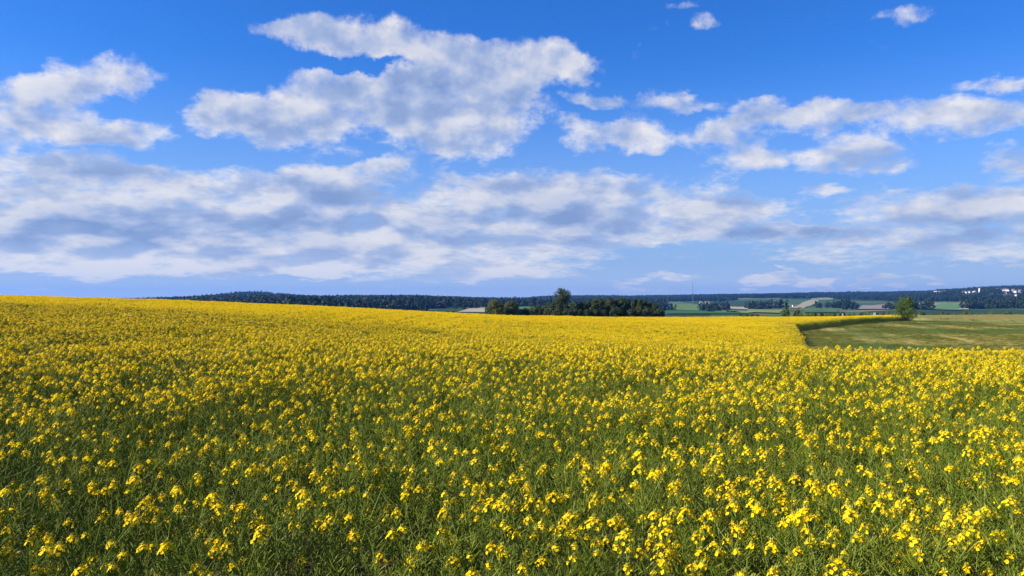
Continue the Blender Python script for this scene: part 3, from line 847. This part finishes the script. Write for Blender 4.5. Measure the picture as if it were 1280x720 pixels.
for p, row in ((1165, 366.4), (1170, 366.2), (1176, 366.6), (1181, 366.4)):
    house(p, row, 1, 'red roofed white house at the east end of the bright row', dh.uniform(-.3, .3), .95, 'houses ending the bright row')
house(992, 384.5, 0, 'lone white farmhouse below the slanting parcel', .9, .42, None, 900)
# church with its tower
x, d = hit(1229, 366.5, 1900); dch = d
ch = empty('church', (x, d, float(ground(x, d))+1.5)); ch.scale = (.8,)*3; ch.rotation_euler = (0, 0, -.85); tag(ch, 'white church with slim tower on the hill town skyline', 'church')
wl, rf, wn = house_meshes(22, 11, 9, 6)
link('wall', wl, ch); link('roof', rf, ch); link('windows', wn, ch)
b = MB(); b.box((-13.6, 0, 9), (5, 5, 18)); tw = link('tower', b.mesh('tower', [M_WALL]), ch)
b = MB(); b.add([(-16.3, -2.7, 18.02), (-10.9, -2.7, 18.02), (-10.9, 2.7, 18.02), (-16.3, 2.7, 18.02), (-13.6, 0, 27)], [[0, 1, 4], [1, 2, 4], [2, 3, 4], [3, 0, 4], [3, 2, 1, 0]])
link('spire', b.mesh('spire', [M_ROOF]), tw)

CLEAR.append((1229, dch))
wd = np.sqrt(rng.uniform(620.**2, 5200.**2, 60000)); wu = rng.uniform(-.80, .80, len(wd))
wx = wu*wd; rows = HOR-F*(ground(wx, wd)-CAMZ)/wd; wp = 640+wu*F
dens = fbm(wx/420., wd/420., 61, 3)
ridge = np.interp(wp, [0, 220, 420, 640, 820, 1000, 1140, 1280], [2600, 620, 620, 1250, 1750, 1650, 1500, 1250])
fine = fbm(wx/95., wd/60., 63, 3)
kw = (wd > ridge) | ((fine > .645) & (wp > 560) & (wd > 900))
kw &= ~((dens < .49) & (wd < 3300) & (wp > 800))
for p_, d_ in CLEAR:
    kw &= ~((np.abs(wp-p_) < 4) & (wd > d_-480) & (wd < d_+12))
for pl in PARCELS:
    kw &= ~inside(np.array(pl), wp, rows)
wx, wd_ = wx[kw], wd[kw]
s = rng.uniform(.75, 1.2, len(wx))
scatter('distant_woods', np.stack([wx, wd_, ground(wx, wd_)], -1), np.stack([0*wx, 0*wx, rng.uniform(0, 6.28, len(wx))], -1),
        np.stack([s, s, s*rng.uniform(.8, 1.15, len(wx))], -1), rng.integers(0, 6, len(wx)), c_wood, 'dark blue green woods covering the distant hills', 'woods')

# lattice mast
M_STEEL = plain('galvanised_steel', (.12, .13, .14), .5, None)
x, d = hit(866, 386, 900)
b = MB(); HM_ = (CAMZ+(HOR-353)/F*d)-float(ground(x, d)); wB = 1.3
legs = [(-1, -1), (1, -1), (1, 1), (-1, 1)]
def lp(k, t): return np.array([legs[k][0]*wB*(1-.9*t), legs[k][1]*wB*(1-.9*t), HM_*t])
for k in range(4): b.tube([lp(k, 0), lp(k, 1)], [.10, .06], 4)
nb_ = 18
for i in range(nb_):
    for k in range(4):
        b.tube([lp(k, i/nb_), lp((k+1) % 4, (i+1)/nb_)], [.035, .035], 3)
        b.tube([lp(k, (i+1)/nb_), lp((k+1) % 4, (i+1)/nb_)], [.035, .035], 3)
b.tube([(0, 0, HM_), (0, 0, HM_+5)], [.15, .08], 5)
o = link('lattice_mast', b.mesh('lattice_mast', [M_STEEL]), None, (x, d, float(ground(x, d))))
tag(o, 'slender steel lattice mast rising out of the valley', 'mast')

# white marker posts at the far crop edge
M_POST = plain('white_paint', (.8, .8, .78), .5, (.7, .69, .65), 6)
def post(p, d, row, w, label):
    x = px_to_x(p, d); g = float(ground(x, d)); h = CAMZ+(HOR-row)/F*d-g
    t = empty('marker_post', (x, d, g)); tag(t, label, 'post')
    b = MB(); b.tube([(0, 0, 0), (0, 0, h)], [.05, .05], 6, 0, True); link('pole', b.mesh('pole', [M_POST]), t)
    b = MB(); b.box((0, -.07, h-w*.9), (w, .05, w*1.8)); link('sign_plate', b.mesh('plate', [M_POST]), t)
post(1093, 175, 390.8, .45, 'white marker board on a post beside the dark crop edge')
post(1053, 180, 391.8, .28, 'smaller white marker plate farther from the lone tree')

# ------------------------------------------------------------------ haze
HZ = True
if HZ:
    m, nt = mat('valley_haze')
    pv = N(nt, 'ShaderNodeVolumePrincipled'); pv.inputs['Color'].default_value = (.09, .33, .92, 1); pv.inputs['Density'].default_value = .9e-4
    pv.inputs['Anisotropy'].default_value = .2
    out = N(nt, 'ShaderNodeOutputMaterial'); L(nt, pv.outputs[0], out.inputs['Volume'])
    zlo, zhi = -110.0, 100.0
    b = MB(); b.box((0, 0, (zlo+zhi)/2), (14400, 14400, zhi-zlo))
    o = link('haze', b.mesh('haze', [m])); tag(o, 'thin bluish haze hanging over the valley and far hills', 'haze', kind='stuff')

# ------------------------------------------------------------------ sky with clouds
def build_world():
    w = bpy.data.worlds.new('World'); scene.world = w; w.use_nodes = True
    nt = w.node_tree; nt.nodes.clear()
    sky = N(nt, 'ShaderNodeTexSky', sky_type='NISHITA'); sky.sun_disc = False
    sky.sun_elevation = SUN_EL; sky.sun_rotation = math.atan2(SUN[0], SUN[1])
    sky.air_density = 1.0; sky.dust_density = .2; sky.ozone_density = 1.2
    def M_(op, a, b=None, c=None, clamp=False):
        n = N(nt, 'ShaderNodeMath', operation=op); n.use_clamp = clamp
        for i, v in enumerate((a, b, c)):
            if v is None: continue
            if isinstance(v, (int, float)): n.inputs[i].default_value = v
            else: L(nt, v, n.inputs[i])
        return n.outputs[0]
    def MR(v, a, b, c=0.0, d=1.0, smooth=True):
        n = N(nt, 'ShaderNodeMapRange'); n.interpolation_type = 'SMOOTHSTEP' if smooth else 'LINEAR'
        L(nt, v, n.inputs[0])
        for i, q in enumerate((a, b, c, d)): n.inputs[i+1].default_value = q
        return n.outputs[0]
    def V_(op, a, b, c=None):
        n = N(nt, 'ShaderNodeVectorMath', operation=op)
        for i, v in enumerate((a, b, c)):
            if v is None: continue
            if isinstance(v, tuple): n.inputs[i].default_value = v
            else: L(nt, v, n.inputs[i])
        return n.outputs['Value'] if op == 'LENGTH' else n.outputs[0]
    tint = N(nt, 'ShaderNodeMix', data_type='RGBA', blend_type='MULTIPLY'); tint.inputs[0].default_value = 1
    hs_ = N(nt, 'ShaderNodeHueSaturation'); hs_.inputs['Saturation'].default_value = SKY_SAT
    L(nt, sky.outputs[0], hs_.inputs['Color'])
    L(nt, hs_.outputs[0], tint.inputs[6]); tint.inputs[7].default_value = rgb(SKY_TINT)
    tc = N(nt, 'ShaderNodeTexCoord')
    sp = N(nt, 'ShaderNodeSeparateXYZ'); L(nt, tc.outputs['Generated'], sp.inputs[0])
    az = M_('ARCTAN2', sp.outputs[0], sp.outputs[1]); el = M_('ARCSINE', sp.outputs[2])
    cb = N(nt, 'ShaderNodeCombineXYZ'); L(nt, az, cb.inputs[0]); L(nt, el, cb.inputs[1])
    def noise(vec, scale, detail, rough, off=(0, 0, 0)):
        n = N(nt, 'ShaderNodeTexNoise'); n.inputs['Scale'].default_value = scale; n.inputs['Detail'].default_value = detail; n.inputs['Roughness'].default_value = rough
        L(nt, V_('ADD', vec, off), n.inputs['Vector'])
        return n
    # cloud texture coordinate: cells flatten towards the horizon, where one looks along the layer
    def coord(off):
        ly = M_('MULTIPLY', M_('LOGARITHM', M_('ADD', M_('MAXIMUM', M_('ADD', el, off[1]), 0.0), .07), math.e), .42)
        c = N(nt, 'ShaderNodeCombineXYZ'); L(nt, M_('ADD', az, off[0]), c.inputs[0]); L(nt, ly, c.inputs[1])
        return c.outputs[0]
    vf = coord((0, 0)); vs = coord((-.014, .016))
    wn_ = noise(vf, 13.0, 5, .6)
    wv = V_('MULTIPLY_ADD', V_('SUBTRACT', wn_.outputs['Color'], (.5, .5, .5)), (.095, .055, 0), cb.outputs[0])
    wv = V_('MULTIPLY', wv, (1, 1, 0))
    tot = None
    for (cx, cy, rx, ry, wt) in BLOBS:
        rx *= 1.12; ry *= 1.12; wt *= 1.05 if cy < 330 else 1.65
        a = math.atan((cx-640)/F); e = math.atan((HOR-cy)/F*math.cos(a))
        ix = F/(rx*math.cos(a)**2); iy = F/(ry*math.cos(a))
        ln = V_('LENGTH', V_('MULTIPLY_ADD', wv, (ix, iy, 0), (-a*ix, -e*iy, 0)), None)
        m = MR(ln, 1.45, .2, 0, wt)
        tot = m if tot is None else M_('ADD', tot, m)
    tot = M_('ADD', tot, M_('MULTIPLY', MR(el, .205, .15, 0.0, .13), MR(az, -.2, .55, 1.0, .8)))
    tot = M_('MAXIMUM', tot, -.2)
    tot = M_('SUBTRACT', 1.0, M_('POWER', 2.718, M_('MULTIPLY', tot, -1.5)))
    f1 = noise(vf, 9.0, 9, .56, (3.1, 1.7, 0)).outputs['Fac']
    f2 = noise(vf, 27.0, 7, .58, (7.1, 2.7, 0)).outputs['Fac']
    f3 = noise(vf, 70.0, 4, .6, (1.1, 5.7, 0)).outputs['Fac']
    n0 = M_('ADD', M_('MULTIPLY', M_('SUBTRACT', f1, .5), 2.0), M_('ADD', M_('MULTIPLY', M_('SUBTRACT', f2, .5), 1.45), M_('MULTIPLY', M_('SUBTRACT', f3, .5), .7)))
    dens = M_('ADD', M_('MULTIPLY_ADD', tot, 1.5, -.80), n0)
    alpha = MR(dens, -.46, .52)
    # billows lit from the sun's side, thick places grey
    s0 = noise(vf, 17.0, 4, .52, (1.3, 8.2, 0)).outputs['Fac']; s1 = noise(vs, 17.0, 4, .52, (1.3, 8.2, 0)).outputs['Fac']
    f1s = noise(vs, 9.0, 4, .5, (3.1, 1.7, 0)).outputs['Fac']
    rel = M_('ADD', M_('SUBTRACT', s0, s1), M_('SUBTRACT', f1, f1s))
    light = MR(rel, -.17, .17, 1.0, 0.0, False)
    thick = MR(M_('ADD', M_('MULTIPLY_ADD', tot, 1.5, -.80), M_('MULTIPLY', M_('SUBTRACT', f1s, .5), 2.0)), -.15, .85, 0, 1, False)
    low = MR(el, .02, .22, .12, 0.0)
    shade = M_('ADD', M_('ADD', M_('MULTIPLY', thick, .50), M_('MULTIPLY', light, .46)), M_('ADD', low, MR(el, .035, .075, -.42, 0.0)), clamp=True)
    cr = N(nt, 'ShaderNodeValToRGB'); e = cr.color_ramp.elements
    K = CLOUD_K
    def c4(c): return (c[0]*K, c[1]*K, c[2]*K, 1)
    e[0].position = .12; e[0].color = c4((.88, .86, .87)); e[1].position = 1; e[1].color = c4((.24, .35, .62))
    x = e.new(.42); x.color = c4((.62, .66, .79)); x = e.new(.68); x.color = c4((.40, .50, .74))
    L(nt, shade, cr.inputs[0])
    # pale air low over the horizon
    hz = MR(el, .0, .30, .85, 0.0)
    air = N(nt, 'ShaderNodeMix', data_type='RGBA'); L(nt, hz, air.inputs[0]); L(nt, tint.outputs[2], air.inputs[6]); air.inputs[7].default_value = c4((.33, .47, .80))
    hz2 = MR(el, .0, .055, .8, 0.0)
    air2 = N(nt, 'ShaderNodeMix', data_type='RGBA'); L(nt, hz2, air2.inputs[0]); L(nt, air.outputs[2], air2.inputs[6]); air2.inputs[7].default_value = c4((.52, .66, .92))
    fade = MR(el, -.005, .07, .62, .94)
    mx = N(nt, 'ShaderNodeMix', data_type='RGBA'); L(nt, M_('MULTIPLY', alpha, fade), mx.inputs[0]); L(nt, air2.outputs[2], mx.inputs[6]); L(nt, cr.outputs[0], mx.inputs[7])
    bg = N(nt, 'ShaderNodeBackground'); bg.inputs['Strength'].default_value = SKY_STRENGTH
    L(nt, mx.outputs[2], bg.inputs['Color'])
    out = N(nt, 'ShaderNodeOutputWorld'); L(nt, bg.outputs[0], out.inputs['Surface'])
EXPOSURE = .95
SKY_SAT = 1.35
SKY_TINT = (.50, 1.0, 1.80)
SKY_STRENGTH = .052
CLOUD_K = 1/(SKY_STRENGTH*2**EXPOSURE)
BLOBS = [
 # large cloud, with the blue bays between its arms
 (330, 33, 36, 12, .75), (390, 40, 50, 20, .8), (460, 44, 60, 22, .85), (540, 66, 70, 22, .8), (640, 80, 80, 26, .9), (700, 84, 40, 16, .6), (410, 104, 80, 20, .8),
 (500, 128, 120, 32, .85), (590, 130, 90, 34, .8), (560, 160, 90, 30, .85), (310, 142, 50, 20, .75), (370, 165, 80, 20, .75), (270, 140, 24, 16, .4), (245, 155, 30, 10, .6), (570, 188, 40, 14, .65),
 (350, 150, 70, 28, .5), (420, 140, 60, 24, .5), (450, 82, 56, 8, -.42), (340, 96, 40, 22, -.35), (585, 92, 50, 8, -.3),
 # left pair
 (140, 98, 66, 26, 1.0), (80, 108, 50, 14, .6), (40, 125, 70, 18, .85), (120, 163, 90, 15, .9), (10, 158, 46, 24, .85), (60, 146, 60, 6, -.3),
 # middle
 (810, 122, 44, 14, .7), (870, 128, 44, 9, .6), (760, 172, 50, 16, .75), (810, 168, 34, 14, .6), (800, 148, 36, 9, .5), (740, 125, 30, 9, .35), (700, 155, 16, 8, .3),
 # right bar
 (960, 144, 50, 14, .6), (1040, 142, 70, 17, .65), (1130, 142, 80, 19, .7), (1230, 146, 80, 22, .7), (895, 166, 54, 16, .7), (940, 195, 36, 14, .5), (1085, 193, 64, 16, .65), (1275, 200, 46, 18, .75),
 (1040, 238, 44, 8, .55), (885, 22, 22, 10, .52), (1130, 16, 26, 9, .30), (1250, 102, 60, 8, .55), (1000, 180, 120, 20, .22), (850, 2, 40, 6, .25),
 # lower deck
 (30, 215, 90, 26, .8), (150, 220, 100, 20, .75), (270, 235, 110, 22, .75), (400, 232, 70, 22, .7), (60, 260, 130, 26, .6), (200, 268, 120, 22, .55), (420, 265, 90, 24, .6),
 (60, 300, 170, 28, .75), (300, 290, 150, 26, .7), (480, 280, 110, 26, .65), (200, 318, 220, 22, .7), (430, 316, 160, 20, .65), (600, 320, 150, 18, .6), (120, 335, 200, 10, .5),
 (600, 232, 100, 20, .75), (740, 232, 130, 18, .75), (650, 262, 90, 24, .75), (780, 262, 110, 24, .85), (910, 258, 60, 17, .8), (700, 290, 150, 18, .7), (860, 292, 130, 14, .65), (560, 275, 90, 26, .55),
 (1000, 292, 90, 12, .55), (1130, 255, 90, 18, .5), (1240, 250, 80, 20, .5), (1180, 285, 130, 24, .5), (1250, 310, 110, 20, .4), (1080, 310, 160, 18, .3),
 (310, 338, 45, 9, .7), (400, 335, 40, 7, .55), (480, 328, 30, 8, .55), (640, 340, 60, 9, .5), (960, 346, 34, 8, .6), (1020, 353, 22, 6, .6), (1110, 350, 30, 5, .55), (1160, 349, 24, 5, .5), (560, 345, 80, 8, .4), (940, 352, 20, 6, .6), (975, 342, 18, 6, .6), (1024, 354, 20, 5, .65), (1100, 351, 24, 5, .55), (820, 350, 60, 6, .4), (300, 338, 24, 10, .5), (440, 208, 34, 8, .55), (490, 205, 26, 14, .45), (740, 125, 30, 10, .35), (720, 155, 24, 8, .3),
]
build_world()

sl = bpy.data.lights.new('sun', 'SUN'); sl.energy = 5.0; sl.angle = R(.53); sl.color = (1.0, .92, .78)
so = bpy.data.objects.new('sun', sl); COL.objects.link(so)
from mathutils import Vector
so.rotation_euler = Vector(SUN).to_track_quat('Z', 'Y').to_euler(); so.location = (0, 0, 60)

cam = bpy.data.cameras.new('camera'); co = bpy.data.objects.new('camera', cam); COL.objects.link(co)
cam.sensor_fit = 'HORIZONTAL'; cam.sensor_width = 36; cam.lens = 36*F/1280; cam.clip_start = .05; cam.clip_end = 40000
co.location = (0, 0, CAMZ); co.rotation_euler = (R(90)+math.atan((HOR-360)/F), 0, 0)
scene.camera = co

scene.view_settings.view_transform = 'Standard'; scene.view_settings.look = 'None'
scene.view_settings.exposure = EXPOSURE; scene.view_settings.gamma = 1.0
scene.render.engine = 'CYCLES'
cy = scene.cycles
cy.use_denoising = True
cy.max_bounces = 6; cy.diffuse_bounces = 3; cy.glossy_bounces = 2; cy.transmission_bounces = 4; cy.transparent_max_bounces = 4; cy.volume_bounces = 0
cy.use_adaptive_sampling = True; cy.adaptive_threshold = .01
cy.caustics_reflective = False; cy.caustics_refractive = False
